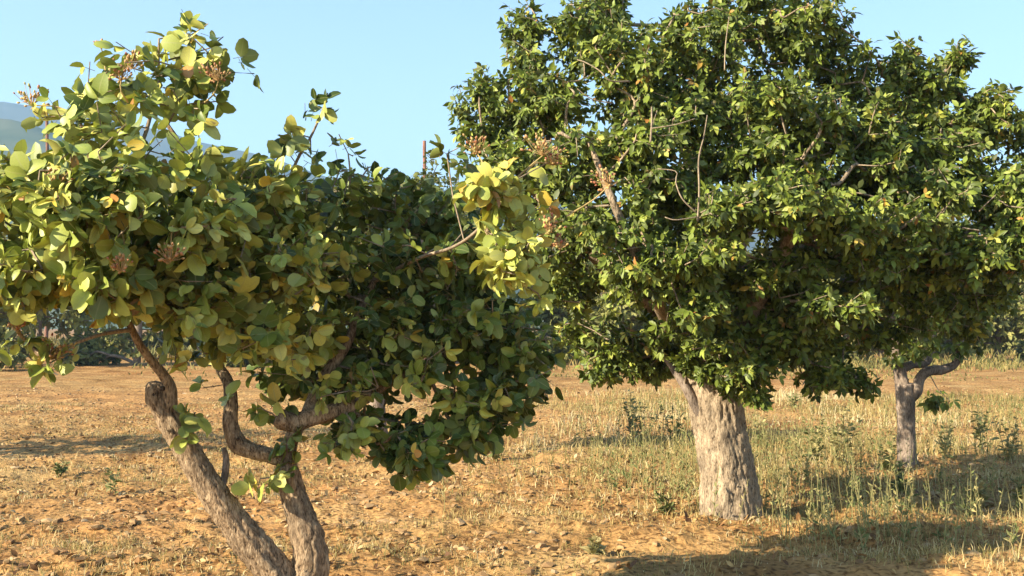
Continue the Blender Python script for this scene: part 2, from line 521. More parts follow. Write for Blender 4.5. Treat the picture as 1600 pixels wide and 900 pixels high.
def grow(base_nodes, shoots, seglen=.16, path_w=.25, jitter=.02, rng=RNG, lift=.12):
    """attach every shoot to the nearest suitable node; base_nodes: (pts, pathlen)"""
    cap = len(base_nodes) + len(shoots) * 24
    N = np.zeros((cap, 3)); par = np.full(cap, -1); pl = np.zeros(cap)
    nb = len(base_nodes)
    N[:nb] = base_nodes; n = nb
    dmin = np.array([np.min(np.linalg.norm(base_nodes - s, axis=1)) for s in shoots])
    tips = np.zeros(len(shoots), int)
    for si in np.argsort(dmin):
        s = shoots[si]
        d = np.linalg.norm(N[:n] - s, axis=1)
        # branches prefer to come from below and inside
        cost = d + path_w * pl[:n] + .25 * np.maximum(N[:n, 2] - s[2], 0)
        k = int(np.argmin(cost))
        L = d[k]
        m = max(1, min(22, int(L / seglen)))
        a = N[k]; prev = k
        bend = rng.normal(size=3) * jitter * 4 * L
        bend[2] += lift * L * rng.uniform(-.6, 1)
        for q in range(1, m + 1):
            t = q / m
            pnt = a * (1 - t) + s * t + bend * (4 * t * (1 - t)) * .5 + (rng.normal(size=3) * jitter if q < m else 0)
            N[n] = pnt; par[n] = prev; pl[n] = pl[prev] + L / m
            prev = n; n += 1
        tips[si] = prev
    N = N[:n]; par = par[:n]
    cnt = np.zeros(n); cnt[tips] += 1
    for i in range(n - 1, nb - 1, -1):
        if par[i] >= nb: cnt[par[i]] += max(cnt[i], .0)
    return N, par, np.maximum(cnt, 1), tips, nb

def chains(N, par, cnt, nb):
    kids = {}
    for i in range(nb, len(N)):
        kids.setdefault(par[i], []).append(i)
    out = []
    stack = []
    for b in range(nb):
        for c in kids.get(b, []): stack.append((b, c))
    while stack:
        p0, c = stack.pop()
        ch = [p0, c]
        cur = c
        while cur in kids:
            ks = sorted(kids[cur], key=lambda q: -cnt[q])
            for o in ks[1:]: stack.append((cur, o))
            cur = ks[0]; ch.append(cur)
        out.append(ch)
    return out

def shoot_leaves(pos, dirs, n_pet, tw_len, pet, size, droop, tint_fn, lv, pets=None, three=True, up_w=1.0, rng=RNG, jit=.6, outv=None, out_w=.8):
    outv = dirs if outv is None else outv
    for i in range(len(pos)):
        p, d = pos[i], dirs[i]
        npi = n_pet if np.isscalar(n_pet) else n_pet[i]
        k = max(2, int(rng.normal(npi, npi * .25)))
        az0 = rng.uniform(0, 6.28)
        ref = norm(np.cross(d, [0.3, .2, 1.0])); b2 = np.cross(d, ref)
        for q in range(k):
            t = (q + rng.uniform(0, .8)) / k
            base = p - d * tw_len * (1 - t)
            az = az0 + q * 2.4 + rng.normal() * .3
            radial = ref * math.cos(az) + b2 * math.sin(az)
            pd = norm(radial * (1.1 - .5 * t) + d * (.35 + .8 * t) + np.array([0, 0, -droop]) + rng.normal(size=3) * .2)
            pl_ = pet * rng.uniform(.6, 1.2)
            e = base + pd * pl_
            if pets is not None: pets.append((base, e))
            up = norm(np.array([0, 0, 1.0]) * up_w + out_w * outv[i] + rng.normal(size=3) * jit)
            side = norm(np.cross(pd, up))
            s0 = (size if np.isscalar(size) else size[i]) * rng.uniform(.55, 1.35)
            tn = tint_fn(i)
            ax = norm(pd + np.array([0, 0, -droop * .8]) + rng.normal(size=3) * .25)
            lv.append((e, ax, up, s0, tn))
            if three:
                for sg in (-1, 1):
                    if rng.random() < .12: continue
                    ax = norm(pd * .45 + side * sg * .9 + np.array([0, 0, -droop * .8]) + rng.normal(size=3) * .22)
                    lv.append((e - pd * pl_ * .12, ax, norm(up + rng.normal(size=3) * jit * .6), s0 * rng.uniform(.75, .98), min(1, max(0, tn + rng.normal() * .06))))

class Tree:
    def __init__(self, name, base, label, group=None, cat='tree'):
        self.root = empty(name, base)
        tag(self.root, label, cat, group)
        self.leaves = []; self.nodes = []
    def limb(self, name, pts, rad, mat, sides=20, rough=.12, seed=0, sub=.03, step=.1):
        o = tube_obj(name, pts, rad, self.root, mat, sides, rough, seed, sub)
        pts = np.asarray(pts, float)
        for a, b in zip(pts[:-1], pts[1:]):
            m = max(1, int(np.linalg.norm(b - a) / step))
            for q in range(m): self.nodes.append(a + (b - a) * (q + 1) / m)
        return o
    def branches(self, shoots, r_tip, expo, r_sep, mat_b, mat_t, min_z=None, pets=None, pet_r=.0015, sides_sep=8, **kw):
        base = np.array(self.nodes)
        if min_z is not None: base = base[base[:, 2] > min_z]
        N, par, cnt, tips, nb = grow(base, shoots, **kw)
        rad = r_tip * cnt ** expo
        small = []
        for ch in chains(N, par, cnt, nb):
            pts = N[ch]; r = rad[ch].copy(); r[0] = r[1]
            if len(pts) < 2: continue
            if r[1] > r_sep and len(pts) > 2:
                o = tube_obj('branch', pts, r, self.root, mat_b, sides_sep, .05, 0, .05)
            else:
                small.append(tube(pts, r, 4, cap=False))
        for a, e in (pets or []):
            small.append(tube(np.array([a, e]), [pet_r, pet_r * .8], 3, cap=False))
        if small:
            V, Q, T = join(small)
            o = new_obj('twigs', mesh_np('twigs', V, T if len(T) else None, Q), self.root, mat_t)
            tag(o, kind='stuff')
        # local growth direction at each tip
        d = np.array([norm(N[t] - N[par[t]]) for t in tips])
        return d

def finish_leaves(trees):
    """hand the leaves that show largest over to single objects, the rest to one foliage part per tree"""
    data = []
    Vq, Fq, own = [], [], []
    o = 0
    eye = np.array([0, 0, CAM_H])
    for ti, (t, templates, key, mat, n_single) in enumerate(trees):
        p = np.array([l[0] for l in t.leaves]); a = np.array([l[1] for l in t.leaves]); u = np.array([l[2] for l in t.leaves])
        s = np.array([l[3] for l in t.leaves]); tn = np.array([l[4] for l in t.leaves])
        x, y, z = orient(len(p), a, u)
        var = RNG.integers(0, len(templates), len(p))
        data.append((p, x, y, z, s, tn, var))
        w = .33 if key == 'broad' else .24
        q = np.stack([p, p + (y * .5 + x * w) * s[:, None], p + y * s[:, None], p + (y * .5 - x * w) * s[:, None]], 1)
        Vq.append(q.reshape(-1, 3)); Fq.append(np.arange(len(p) * 4).reshape(-1, 4) + o); o += 4 * len(p)
        own += [(ti, k) for k in range(len(p))]
    V = np.vstack(Vq); F = np.vstack(Fq)
    bvh = BVHTree.FromPolygons(V.tolist(), F.tolist())
    score = [np.zeros(len(d[0])) for d in data]
    ey = Vector(eye)
    start = np.concatenate([[0], np.cumsum([len(d[0]) for d in data])])
    for ti, tr in enumerate(trees):
        p, x, y, z, s, tn, var = data[ti]
        v = p + y * s[:, None] * .5 - eye
        dist = np.linalg.norm(v, axis=1)
        area = np.abs((z * v).sum(1)) / dist * s ** 2 / dist ** 2
        area[(np.abs(v[:, 0] / v[:, 1]) > .46) | (np.abs(v[:, 2] / v[:, 1] - .034) > .26)] = 0
        found = 0
        for k in np.argsort(-area):
            if found >= tr[4] or area[k] <= 0: break
            ok = 0
            for f in (.3, .55, .8):
                w = p[k] + y[k] * s[k] * f - eye; L_ = np.linalg.norm(w)
                if bvh.ray_cast(ey, Vector(w / L_), L_ + .05)[2] == start[ti] + k: ok += 1
            if ok >= 2: score[ti][k] = area[k]; found += 1
    for ti, (t, templates, key, mat, n_single) in enumerate(trees):
        p, x, y, z, s, tn, var = data[ti]
        order = np.argsort(-score[ti])[:n_single]
        order = order[score[ti][order] > 0]
        rest = np.ones(len(p), bool); rest[order] = False
        inv = t.root.matrix_world.inverted()
        for k in order:
            me = leaf_shared(templates, key, var[k], tn[k], mat)
            ob = bpy.data.objects.new('leaf', me)
            COL.objects.link(ob)
            ob.parent = t.root
            Mx = Matrix(((x[k][0], y[k][0], z[k][0], 0), (x[k][1], y[k][1], z[k][1], 0), (x[k][2], y[k][2], z[k][2], 0), (0, 0, 0, 1)))
            ob.matrix_local = inv @ Matrix.Translation(Vector(p[k])) @ Mx @ Matrix.Scale(s[k], 4)
        me = leaves_mesh('foliage', p[rest], x[rest], y[rest], z[rest], s[rest], tn[rest], var[rest], templates)
        ob = new_obj('foliage', me, t.root, mat)
        tag(ob, kind='stuff')

def ico():
    g = (1 + 5 ** .5) / 2
    V = norm(np.array([(-1, g, 0), (1, g, 0), (-1, -g, 0), (1, -g, 0), (0, -1, g), (0, 1, g), (0, -1, -g), (0, 1, -g), (g, 0, -1), (g, 0, 1), (-g, 0, -1), (-g, 0, 1)]))
    F = np.array([(0, 11, 5), (0, 5, 1), (0, 1, 7), (0, 7, 10), (0, 10, 11), (1, 5, 9), (5, 11, 4), (11, 10, 2), (10, 7, 6), (7, 1, 8), (3, 9, 4), (3, 4, 2), (3, 2, 6), (3, 6, 8), (3, 8, 9), (4, 9, 5), (2, 4, 11), (6, 2, 10), (8, 6, 7), (9, 8, 1)])
    return V, F
ICO = ico()

def nut_cluster(tree, px, py, d, r_px, stem_to=None, n=34):
    c = P(px, py, d); r = r_px * .85 / FPX * d
    Vs, Ts, As = [], [], []
    o = 0
    foot = c + np.array([RNG.normal() * .2, RNG.normal() * .2, -.7]) * r
    for k in range(n):
        q = c + norm(RNG.normal(size=3)) * r * RNG.uniform(.3, 1.25) * np.array([1.15, 1, .85])
        ax = norm(q - foot + RNG.normal(size=3) * .2 * r)
        x, y, z = orient(1, ax[None], np.array([[.2, .3, 1.0]]))
        s = RNG.uniform(.005, .0095)
        v = ICO[0][:, :1] * x * s * .75 + ICO[0][:, 1:2] * y * s * 1.25 + ICO[0][:, 2:] * z * s * .75 + q
        Vs.append(v); Ts.append(ICO[1] + o); As.append(np.full(12, RNG.uniform(0, 1) ** .8)); o += 12
        tv, tq, _ = tube(np.array([foot, (foot + q) / 2 + RNG.normal(size=3) * .1 * r, q]), [.0018, .0014, .001], 3, cap=False)
        Vs.append(tv); As.append(np.full(len(tv), .75))
        Ts.append(np.vstack([tq[:, [0, 1, 2]], tq[:, [0, 2, 3]]]) + o); o += len(tv)
    if stem_to is not None:
        pts = np.array([P(*stem_to), (P(*stem_to) + foot) / 2 + RNG.normal(size=3) * .02, foot])
        tv, tq, _ = tube(pts, [.0045, .0035, .0028], 5, cap=False, sub=.03)
        Vs.append(tv); As.append(np.full(len(tv), .85)); Ts.append(np.vstack([tq[:, [0, 1, 2]], tq[:, [0, 2, 3]]]) + o)
    me = mesh_np('nut_cluster', np.vstack(Vs), tris=np.vstack(Ts), attrs={'tint': np.concatenate(As)})
    return new_obj('nut_cluster', me, tree.root, M_NUT)

def PP(rows):
    """rows of (px, py, depth, diameter px) -> points, radii"""
    pts = np.array([P(a, b, c) for a, b, c, _ in rows])
    rad = np.array([w / 2 / FPX * c for _, _, c, w in rows])
    return pts, rad

def lobe(px, py, d, rx, ry, rd, n):
    return (P(px, py, d), np.array([rx / FPX * d, rd, ry / FPX * d]), n)

# ================================================================== the front tree
base_f = P(462, 995, 5.5)
front = Tree('pistachio_tree', (base_f[0], base_f[1], 0), 'nearest pistachio tree with two leaning trunks, broad pale leaves and nut clusters')
F = 5.5
pts, rad = PP([(470, 1012, F, 165), (462, 970, F, 135), (455, 938, F, 108), (455, 915, F, 70), (456, 905, F, 30)])
front.limb('trunk', pts, rad, M_BARK, 40, .10, 1, .02)
pts, rad = PP([(447, 935, F - .02, 62), (422, 885, F - .04, 60), (386, 842, F - .07, 54), (346, 788, F - .1, 48), (310, 732, F - .13, 44), (282, 685, F - .15, 42), (260, 645, F - .16, 41), (248, 620, F - .17, 42), (245, 606, F - .17, 38), (246, 599, F - .17, 27), (247, 596, F - .17, 10)])
stemA = front.limb('limb', pts, rad * .92, M_BARK, 48, .17, 2, .012); stemA['label'] = 'left leaning stem ending in a hollow stump'
pts, rad = PP([(466, 945, F + .02, 66), (484, 890, F + .02, 64), (483, 850, F + .02, 57), (470, 805, F + .02, 49), (456, 765, F + .02, 38), (449, 730, F + .01, 32), (451, 700, F, 27), (462, 672, F, 24), (474, 650, F, 22)])
front.limb('limb', pts, rad * .93, M_BARK, 48, .17, 3, .012)
pts, rad = PP([(449, 722, F, 26), (422, 712, F - .03, 25), (394, 704, F - .06, 28), (371, 692, F - .08, 31), (360, 662, F - .08, 26), (361, 628, F - .06, 23), (357, 600, F - .04, 21), (343, 575, F, 16), (333, 555, F + .03, 13), (320, 500, F + .05, 12), (300, 430, F, 11), (290, 330, F - .1, 10), (285, 240, F - .1, 8), (262, 195, F - .1, 7)])
front.limb('limb', pts, rad * .88, M_BARK, 36, .15, 4, .014)
pts, rad = PP([(470, 664, F, 30), (440, 655, F - .05, 32), (432, 652, F - .06, 24)])
front.limb('limb', pts, rad, M_BARK, 22, .10, 5, .015)
pts, rad = PP([(462, 660, F - .02, 28), (500, 648, F, 27), (535, 638, F + .04, 23), (570, 622, F + .14, 17), (620, 590, F + .32, 13), (680, 560, F + .42, 10), (740, 530, F + .48, 8), (800, 510, F + .5, 5)])
front.limb('limb', pts, rad, M_BARK, 22, .10, 6, .018)
pts, rad = PP([(478, 655, F, 24), (500, 600, F + .1, 19), (540, 540, F + .15, 16), (570, 470, F + .22, 12), (600, 410, F + .35, 9), (640, 350, F + .4, 6)])
front.limb('limb', pts, rad, M_BARK, 18, .08, 7, .02)
pts, rad = PP([(262, 640, F - .17, 30), (266, 612, F - .19, 22), (258, 590, F - .21, 17), (238, 565, F - .25, 13), (218, 538, F - .3, 12), (205, 512, F - .35, 11), (185, 470, F - .45, 10), (150, 400, F - .6, 9), (130, 320, F - .6, 8), (140, 240, F - .5, 6), (120, 180, F - .4, 5)])
front.limb('limb', pts, rad, M_BARK, 18, .08, 8, .02)
pts, rad = PP([(205, 515, F - .35, 8), (160, 522, F - .45, 6), (120, 535, F - .52, 5), (90, 545, F - .55, 4)])
front.limb('branch', pts, rad, M_TWIG, 8, .05, 9, .03)
pts, rad = PP([(335, 560, F + .03, 12), (380, 480, F - .05, 10), (420, 400, F - .1, 8), (440, 320, F - .1, 6), (462, 255, F - .1, 5), (485, 215, F - .1, 4), (505, 170, F - .1, 3), (512, 145, F - .1, 2)])
front.limb('limb', pts, rad, M_TWIG, 10, .05, 10, .03)
pts, rad = PP([(300, 430, F, 9), (240, 360, F - .35, 8), (200, 300, F - .45, 7), (230, 200, F - .3, 6), (250, 120, F - .2, 4)])
front.limb('limb', pts, rad, M_TWIG, 10, .05, 11, .03)
pts, rad = PP([(585, 440, F + .22, 6), (650, 405, F + .1, 6), (710, 385, F - .2, 5), (755, 350, F - .5, 5), (790, 290, F - .65, 4)])
front.limb('limb', pts, rad, M_TWIG, 10, .05, 12, .03)
pts, rad = PP([(345, 768, F - .05, 12), (352, 740, F - .06, 12), (353, 715, F - .06, 10), (349, 700, F - .06, 8)])
front.limb('stub', pts, rad, M_BARK_DARK, 12, .08, 13, .02)
pts, rad = PP([(546, 300, F, 4), (547, 270, F, 3), (544, 240, F, 2.5)])
front.limb('branch', pts, rad, M_TWIG, 6, 0, 13, .03)

# the hollow in the cut end of the left stem
hv, hq, ht = tube(np.array([P(237, 612, F - .245), P(240, 612, F - .24), P(243, 612, F - .20)]), np.array([.016, .0155, .013]), 14)
# pits shown as solid lumps, their darkness put into the colour
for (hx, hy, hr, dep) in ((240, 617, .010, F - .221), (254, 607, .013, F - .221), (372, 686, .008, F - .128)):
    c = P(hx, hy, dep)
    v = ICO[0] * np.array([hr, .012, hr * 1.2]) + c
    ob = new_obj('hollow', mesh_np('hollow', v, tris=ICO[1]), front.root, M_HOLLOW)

fl = [lobe(40, 310, 4.75, 95, 75, .40, 15), lobe(-60, 400, 4.80, 90, 90, .4, 10), lobe(150, 320, 4.65, 110, 90, .40, 20), lobe(120, 190, 5.00, 85, 72, .32, 6),
      lobe(205, 130, 5.20, 90, 66, .28, 7), lobe(290, 120, 5.30, 70, 72, .26, 6), lobe(335, 95, 5.35, 36, 60, .2, 4), lobe(310, 45, 5.35, 30, 14, .1, 3),
      lobe(230, 260, 4.90, 100, 75, .36, 6), lobe(320, 220, 5.20, 50, 70, .28, 4), lobe(45, 420, 4.75, 85, 65, .36, 12), lobe(170, 430, 4.75, 110, 60, .36, 15),
      lobe(300, 350, 4.90, 100, 80, .4, 16), lobe(290, 460, 4.95, 100, 60, .36, 12), lobe(410, 310, 5.25, 85, 52, .4, 12), lobe(420, 400, 5.25, 110, 85, .5, 20),
      lobe(530, 308, 5.80, 110, 42, .5, 13), lobe(560, 400, 5.90, 130, 80, .6, 22), lobe(640, 318, 5.95, 80, 45, .4, 9), lobe(430, 510, 5.40, 110, 65, .5, 15),
      lobe(570, 500, 5.95, 140, 80, .6, 22), lobe(700, 400, 6.05, 110, 90, .55, 20), lobe(720, 500, 6.05, 120, 75, .55, 20), lobe(500, 580, 5.85, 100, 45, .45, 12),
      lobe(600, 570, 5.90, 90, 42, .45, 9), lobe(800, 560, 6.00, 75, 70, .4, 12), lobe(760, 620, 5.90, 75, 55, .35, 10), lobe(650, 695, 5.70, 66, 42, .28, 11),
      lobe(560, 665, 5.80, 50, 32, .3, 6), lobe(740, 670, 5.80, 40, 32, .25, 5), lobe(850, 590, 5.90, 30, 35, .2, 4), lobe(770, 300, 4.85, 45, 32, .16, 6), lobe(760, 350, 4.85, 30, 30, .14, 3),
      lobe(800, 400, 4.85, 42, 50, .16, 8), lobe(840, 350, 4.95, 35, 30, .14, 4), lobe(845, 470, 5.00, 22, 25, .1, 2), lobe(870, 250, 5.00, 18, 18, .08, 2), lobe(705, 240, 5.20, 14, 22, .08, 2),
      lobe(450, 205, 5.4, 12, 14, .04, 2), lobe(470, 240, 5.4, 25, 12, .08, 3), lobe(590, 268, 5.7, 40, 12, .1, 4), lobe(420, 255, 5.3, 25, 14, .1, 3), lobe(505, 165, 5.40, 10, 10, .04, 2), lobe(530, 215, 5.45, 12, 10, .04, 1), lobe(500, 245, 5.45, 15, 8, .05, 1), lobe(545, 240, 5.50, 12, 14, .05, 1), lobe(395, 108, 5.30, 8, 12, .03, 1),
      lobe(30, 530, 4.95, 28, 25, .12, 3), lobe(85, 570, 4.95, 26, 22, .1, 3), lobe(275, 545, 5.20, 22, 28, .1, 3), lobe(345, 545, 5.30, 40, 22, .2, 3), lobe(145, 240, 5.00, 60, 50, .3, 4)]
pos, dr, idx = sample_lobes(fl, 2.4, .35, even=5)
extra = [lobe(300, 655, 5.25, 20, 24, .05, 4), lobe(418, 755, 5.42, 16, 20, .05, 3), lobe(430, 735, 5.42, 12, 12, .04, 2), lobe(322, 608, 5.35, 8, 6, .03, 1), lobe(395, 640, 5.45, 16, 14, .05, 2), lobe(450, 690, 5.42, 12, 12, .05, 2), lobe(520, 690, 5.42, 20, 12, .06, 3), lobe(545, 695, 5.4, 10, 10, .04, 1), lobe(425, 640, 5.45, 10, 10, .04, 1), lobe(500, 612, 5.4, 25, 12, .1, 3), lobe(570, 600, 5.45, 40, 20, .15, 4), lobe(640, 590, 5.5, 40, 25, .15, 4), lobe(560, 670, 5.4, 30, 20, .12, 4), lobe(720, 610, 5.6, 35, 30, .15, 4), lobe(680, 550, 5.55, 45, 30, .15, 4), lobe(620, 520, 5.5, 45, 30, .15, 4)]
p2, d2, i2 = sample_lobes(extra, 1, .3)
pos = np.vstack([pos, p2]); dr = np.vstack([dr, d2]); idx = np.concatenate([idx, i2 + len(fl)])
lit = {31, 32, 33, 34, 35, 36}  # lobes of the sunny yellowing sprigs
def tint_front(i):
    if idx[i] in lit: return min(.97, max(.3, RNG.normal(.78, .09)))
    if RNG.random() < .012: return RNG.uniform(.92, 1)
    return float(np.clip(RNG.normal(.64 if fl[min(idx[i], len(fl) - 1)][0][0] < -1.0 else .26, .26), 0, .88))  # crown's sunlit left and shaded right put into leaf tint, with leaf age
gd = front.branches(pos, .0026, .42, .0085, M_BARK, M_TWIG, min_z=.55, jitter=.012, path_w=.15)
sd = norm(gd * .5 + dr * .8 + np.array([0, -.1, .15]))
pets = []
few = idx >= len(fl)
sprig = np.array([(fl + extra)[q][2] <= 4 for q in idx])
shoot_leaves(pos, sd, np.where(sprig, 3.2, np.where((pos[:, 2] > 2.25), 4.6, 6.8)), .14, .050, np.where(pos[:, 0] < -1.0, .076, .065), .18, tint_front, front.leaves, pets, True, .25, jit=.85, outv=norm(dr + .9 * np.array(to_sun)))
if pets:
    V, Q, T = join([tube(np.array([a, e]), [.0016, .0012], 3, cap=False) for a, e in pets])
    o = new_obj('leaf_stalks', mesh_np('leaf_stalks', V, None, Q), front.root, mat_tint('stalk', [(0, (.25, .2, .08)), (1, (.25, .2, .08))]))
    tag(o, kind='stuff')
for a in [(48, 150, 4.95, 26, (110, 175, 4.95)), (190, 110, 5.0, 24, (200, 160, 5.05)), (205, 95, 5.05, 20, None), (335, 112, 5.1, 24, (320, 160, 5.15)), (92, 280, 4.5, 20, (100, 330, 4.55)),
          (190, 410, 4.42, 24, (190, 360, 4.5)), (265, 395, 4.5, 22, (270, 350, 4.55)), (85, 545, 4.93, 28, (120, 535, 4.95)), (25, 505, 4.8, 16, None), (742, 226, 5.0, 22, (755, 275, 4.9)),
          (845, 228, 4.9, 26, (800, 285, 4.85)), (868, 245, 4.95, 20, (822, 270, 4.85)), (858, 348, 4.8, 26, (825, 395, 4.8)), (946, 276, 4.95, 24, (885, 338, 4.9)), (872, 378, 4.85, 16, None), (285, 270, 4.8, 16, None), (160, 70, 5.2, 12, (165, 110, 5.2))]:
    nut_cluster(front, *a[:4], stem_to=a[4])

# ================================================================== the big tree on the right
Md = 8.9
base_m = P(1142, 812, Md)
mid = Tree('pistachio_tree', (base_m[0], base_m[1], 0), 'tall dense pistachio tree on a thick pale furrowed trunk')
pts, rad = PP([(1146, 838, Md, 135), (1144, 822, Md, 110), (1143, 800, Md, 95), (1137, 740, Md, 85), (1128, 690, Md, 83), (1120, 640, Md, 83), (1114, 600, Md, 84), (1112, 575, Md, 84), (1112, 555, Md, 70)])
mid.limb('trunk', pts, rad, M_BARK_MID, 130, .07, 21, .012)
mid.nodes = []
for rows in ([(1112, 590, Md + .05, 40), (1085, 545, Md + .15, 32), (1035, 490, Md + .1, 27), (960, 430, Md - .3, 22), (880, 350, Md - .4, 18), (810, 270, Md - .2, 12)],
             [(1112, 570, Md, 56), (1120, 480, Md + .1, 42), (1110, 380, Md + .1, 34), (1080, 250, Md, 26), (1050, 120, Md, 16), (1040, 40, Md, 9)],
             [(1140, 640, Md, 42), (1152, 590, Md - .05, 40), (1180, 520, Md + .1, 36), (1240, 420, Md + .2, 30), (1320, 320, Md + .1, 22), (1400, 200, Md, 14), (1480, 110, Md, 8)],
             [(1130, 570, Md - .1, 40), (1180, 470, Md - .6, 32), (1230, 380, Md - .9, 24), (1280, 280, Md - 1, 15)],
             [(1180, 520, Md + .1, 32), (1290, 470, Md + .2, 28), (1400, 430, Md + .2, 22), (1510, 370, Md + .1, 15), (1580, 300, Md, 10)],
             [(1112, 560, Md + .1, 44), (1130, 440, Md + .8, 32), (1190, 300, Md + 1.2, 22), (1240, 150, Md + 1.1, 13)],
             [(1050, 520, Md - .2, 24), (1010, 430, Md - .9, 19), (960, 320, Md - 1.2, 13), (920, 220, Md - 1.1, 8)]):
    p_, r_ = PP(rows)
    mid.limb('limb', p_, r_, M_BARK_MID, 16, .09, len(rows) + rows[1][0], .04)
# short bare limb on the dark side of the trunk
p_, r_ = PP([(1108, 665, Md - .05, 22), (1086, 630, Md - .1, 18), (1070, 603, Md - .1, 14), (1048, 570, Md, 11), (1020, 535, Md + .2, 8)])
mid.limb('limb', p_, r_, M_BARK_DARK, 12, .08, 40, .03)

ml = [lobe(760, 180, 8.7, 60, 70, .5, 40), lobe(820, 60, 8.8, 36, 70, .4, 30), lobe(850, 150, 8.5, 80, 75, .6, 55), lobe(920, 60, 8.6, 70, 60, .6, 45), lobe(985, 110, 8.3, 90, 80, .6, 60),
      lobe(940, 10, 8.9, 50, 40, .4, 25), lobe(1090, 60, 8.5, 80, 70, .6, 50), lobe(1180, 20, 8.8, 90, 60, .6, 50), lobe(1260, 50, 8.6, 80, 70, .6, 50), lobe(1320, 110, 8.8, 55, 55, .5, 32),
      lobe(1410, 95, 8.9, 30, 42, .3, 20), lobe(1440, 125, 8.9, 30, 32, .3, 14), lobe(1495, 90, 8.9, 28, 32, .25, 16), lobe(1490, 140, 8.9, 20, 26, .2, 8), lobe(1560, 180, 8.8, 40, 50, .4, 28), lobe(1620, 230, 8.9, 50, 60, .4, 18),
      lobe(800, 270, 8.5, 85, 60, .6, 45), lobe(900, 250, 8.1, 90, 70, .6, 55), lobe(1000, 230, 7.9, 70, 60, .5, 35), lobe(1080, 180, 8.2, 70, 60, .5, 35), lobe(1190, 160, 8.1, 80, 70, .6, 45),
      lobe(1270, 190, 8.2, 70, 60, .6, 38), lobe(1350, 200, 8.5, 60, 60, .5, 35), lobe(1420, 230, 8.6, 55, 50, .5, 28), lobe(1480, 260, 8.6, 60, 55, .5, 32), lobe(1560, 290, 8.6, 60, 60, .5, 35),
      lobe(870, 360, 8.3, 80, 65, .6, 45), lobe(960, 340, 7.9, 80, 65, .6, 45), lobe(1010, 420, 7.9, 85, 55, .6, 45), lobe(1090, 400, 7.7, 70, 50, .5, 35), lobe(1140, 330, 7.6, 70, 45, .5, 38),
      lobe(1230, 320, 7.5, 85, 55, .5, 48), lobe(1330, 340, 7.7, 75, 50, .5, 42), lobe(1420, 350, 8.1, 60, 55, .5, 35), lobe(1500, 400, 8.3, 65, 60, .5, 38), lobe(1580, 390, 8.4, 60, 60, .5, 38),
      lobe(880, 450, 8.6, 60, 50, .5, 28), lobe(1080, 480, 7.9, 60, 50, .5, 32), lobe(1250, 410, 8.2, 80, 45, .5, 30), lobe(1180, 440, 8.2, 70, 50, .5, 30), lobe(1300, 480, 7.9, 70, 38, .4, 34),
      lobe(1400, 440, 8.7, 80, 50, .5, 34), lobe(1470, 480, 8.9, 70, 45, .5, 28), lobe(970, 540, 9.3, 75, 45, .5, 40), lobe(1050, 550, 9.3, 50, 35, .4, 22), lobe(900, 520, 9.4, 40, 40, .4, 16),
      lobe(1160, 570, 8.3, 60, 38, .4, 26), lobe(1180, 615, 8.4, 22, 24, .2, 6), lobe(1270, 540, 8.8, 70, 45, .5, 30), lobe(1290, 590, 8.6, 50, 34, .35, 20), lobe(1345, 595, 8.6, 28, 20, .2, 7), lobe(1370, 520, 9.0, 60, 35, .4, 18), lobe(1520, 520, 9.2, 30, 28, .3, 8),
      lobe(1130, 250, 8.3, 70, 55, .5, 36), lobe(1050, 290, 8.2, 70, 50, .5, 34), lobe(1245, 255, 8.5, 60, 50, .5, 28), lobe(1385, 285, 8.5, 60, 45, .5, 28), lobe(1130, 525, 8.2, 70, 40, .4, 30), lobe(1010, 575, 9.3, 45, 28, .35, 14), lobe(1220, 520, 8.3, 60, 40, .4, 24),
      lobe(1255, 275, 8.0, 55, 45, .4, 24), lobe(1190, 230, 7.9, 45, 40, .4, 18),
      lobe(1500, 200, 8.8, 50, 50, .4, 22), lobe(1440, 190, 8.9, 45, 45, .4, 18), lobe(1590, 310, 8.3, 50, 60, .4, 26), lobe(1460, 300, 8.2, 60, 50, .45, 28), lobe(1370, 250, 8.2, 55, 50, .45, 24), lobe(1320, 260, 8.9, 80, 70, .5, 24), lobe(1150, 130, 8.9, 90, 70, .5, 28), lobe(1380, 400, 8.0, 70, 40, .4, 26), lobe(1220, 470, 8.6, 90, 45, .5, 30), lobe(1540, 460, 8.8, 50, 40, .4, 20), lobe(1030, 150, 8.8, 80, 70, .5, 24),
      lobe(1030, 515, 8.75, 50, 32, .25, 18), lobe(1075, 560, 8.6, 26, 20, .12, 7), lobe(1110, 580, 8.45, 30, 14, .1, 6), lobe(1150, 600, 8.5, 26, 18, .1, 6), lobe(1455, 145, 8.9, 42, 28, .3, 16), lobe(1375, 145, 8.8, 45, 45, .4, 20), lobe(1525, 165, 8.9, 30, 30, .3, 10), lobe(940, 575, 9.0, 40, 28, .3, 12),
      lobe(1050, 350, 9.2, 80, 60, .5, 28), lobe(1100, 390, 9.0, 60, 45, .4, 18),
      # back of the crown
      lobe(900, 200, 9.8, 150, 140, .8, 45), lobe(1100, 150, 10.0, 170, 140, .9, 55), lobe(1320, 200, 10.0, 150, 130, .9, 45), lobe(1480, 300, 9.8, 130, 130, .8, 40), lobe(1000, 400, 10.0, 150, 110, .8, 45), lobe(1200, 420, 10.2, 160, 110, .8, 50), lobe(1400, 450, 9.8, 130, 80, .7, 35)]
pos_m, dr_m, idx_m = sample_lobes(ml, 1.3, .45)
gm = mid.branches(pos_m, .0028, .40, .011, M_BARK_MID, M_TWIG, min_z=.9, jitter=.015, path_w=.15, seglen=.22)
sm = norm(gm * .4 + dr_m * .8 + np.array([-.05, -.15, .05]))
def tint_mid(i):
    r = RNG.random()
    if r < .012: return RNG.uniform(.92, 1)
    return float(np.clip(RNG.normal(.42, .26), 0, .9))
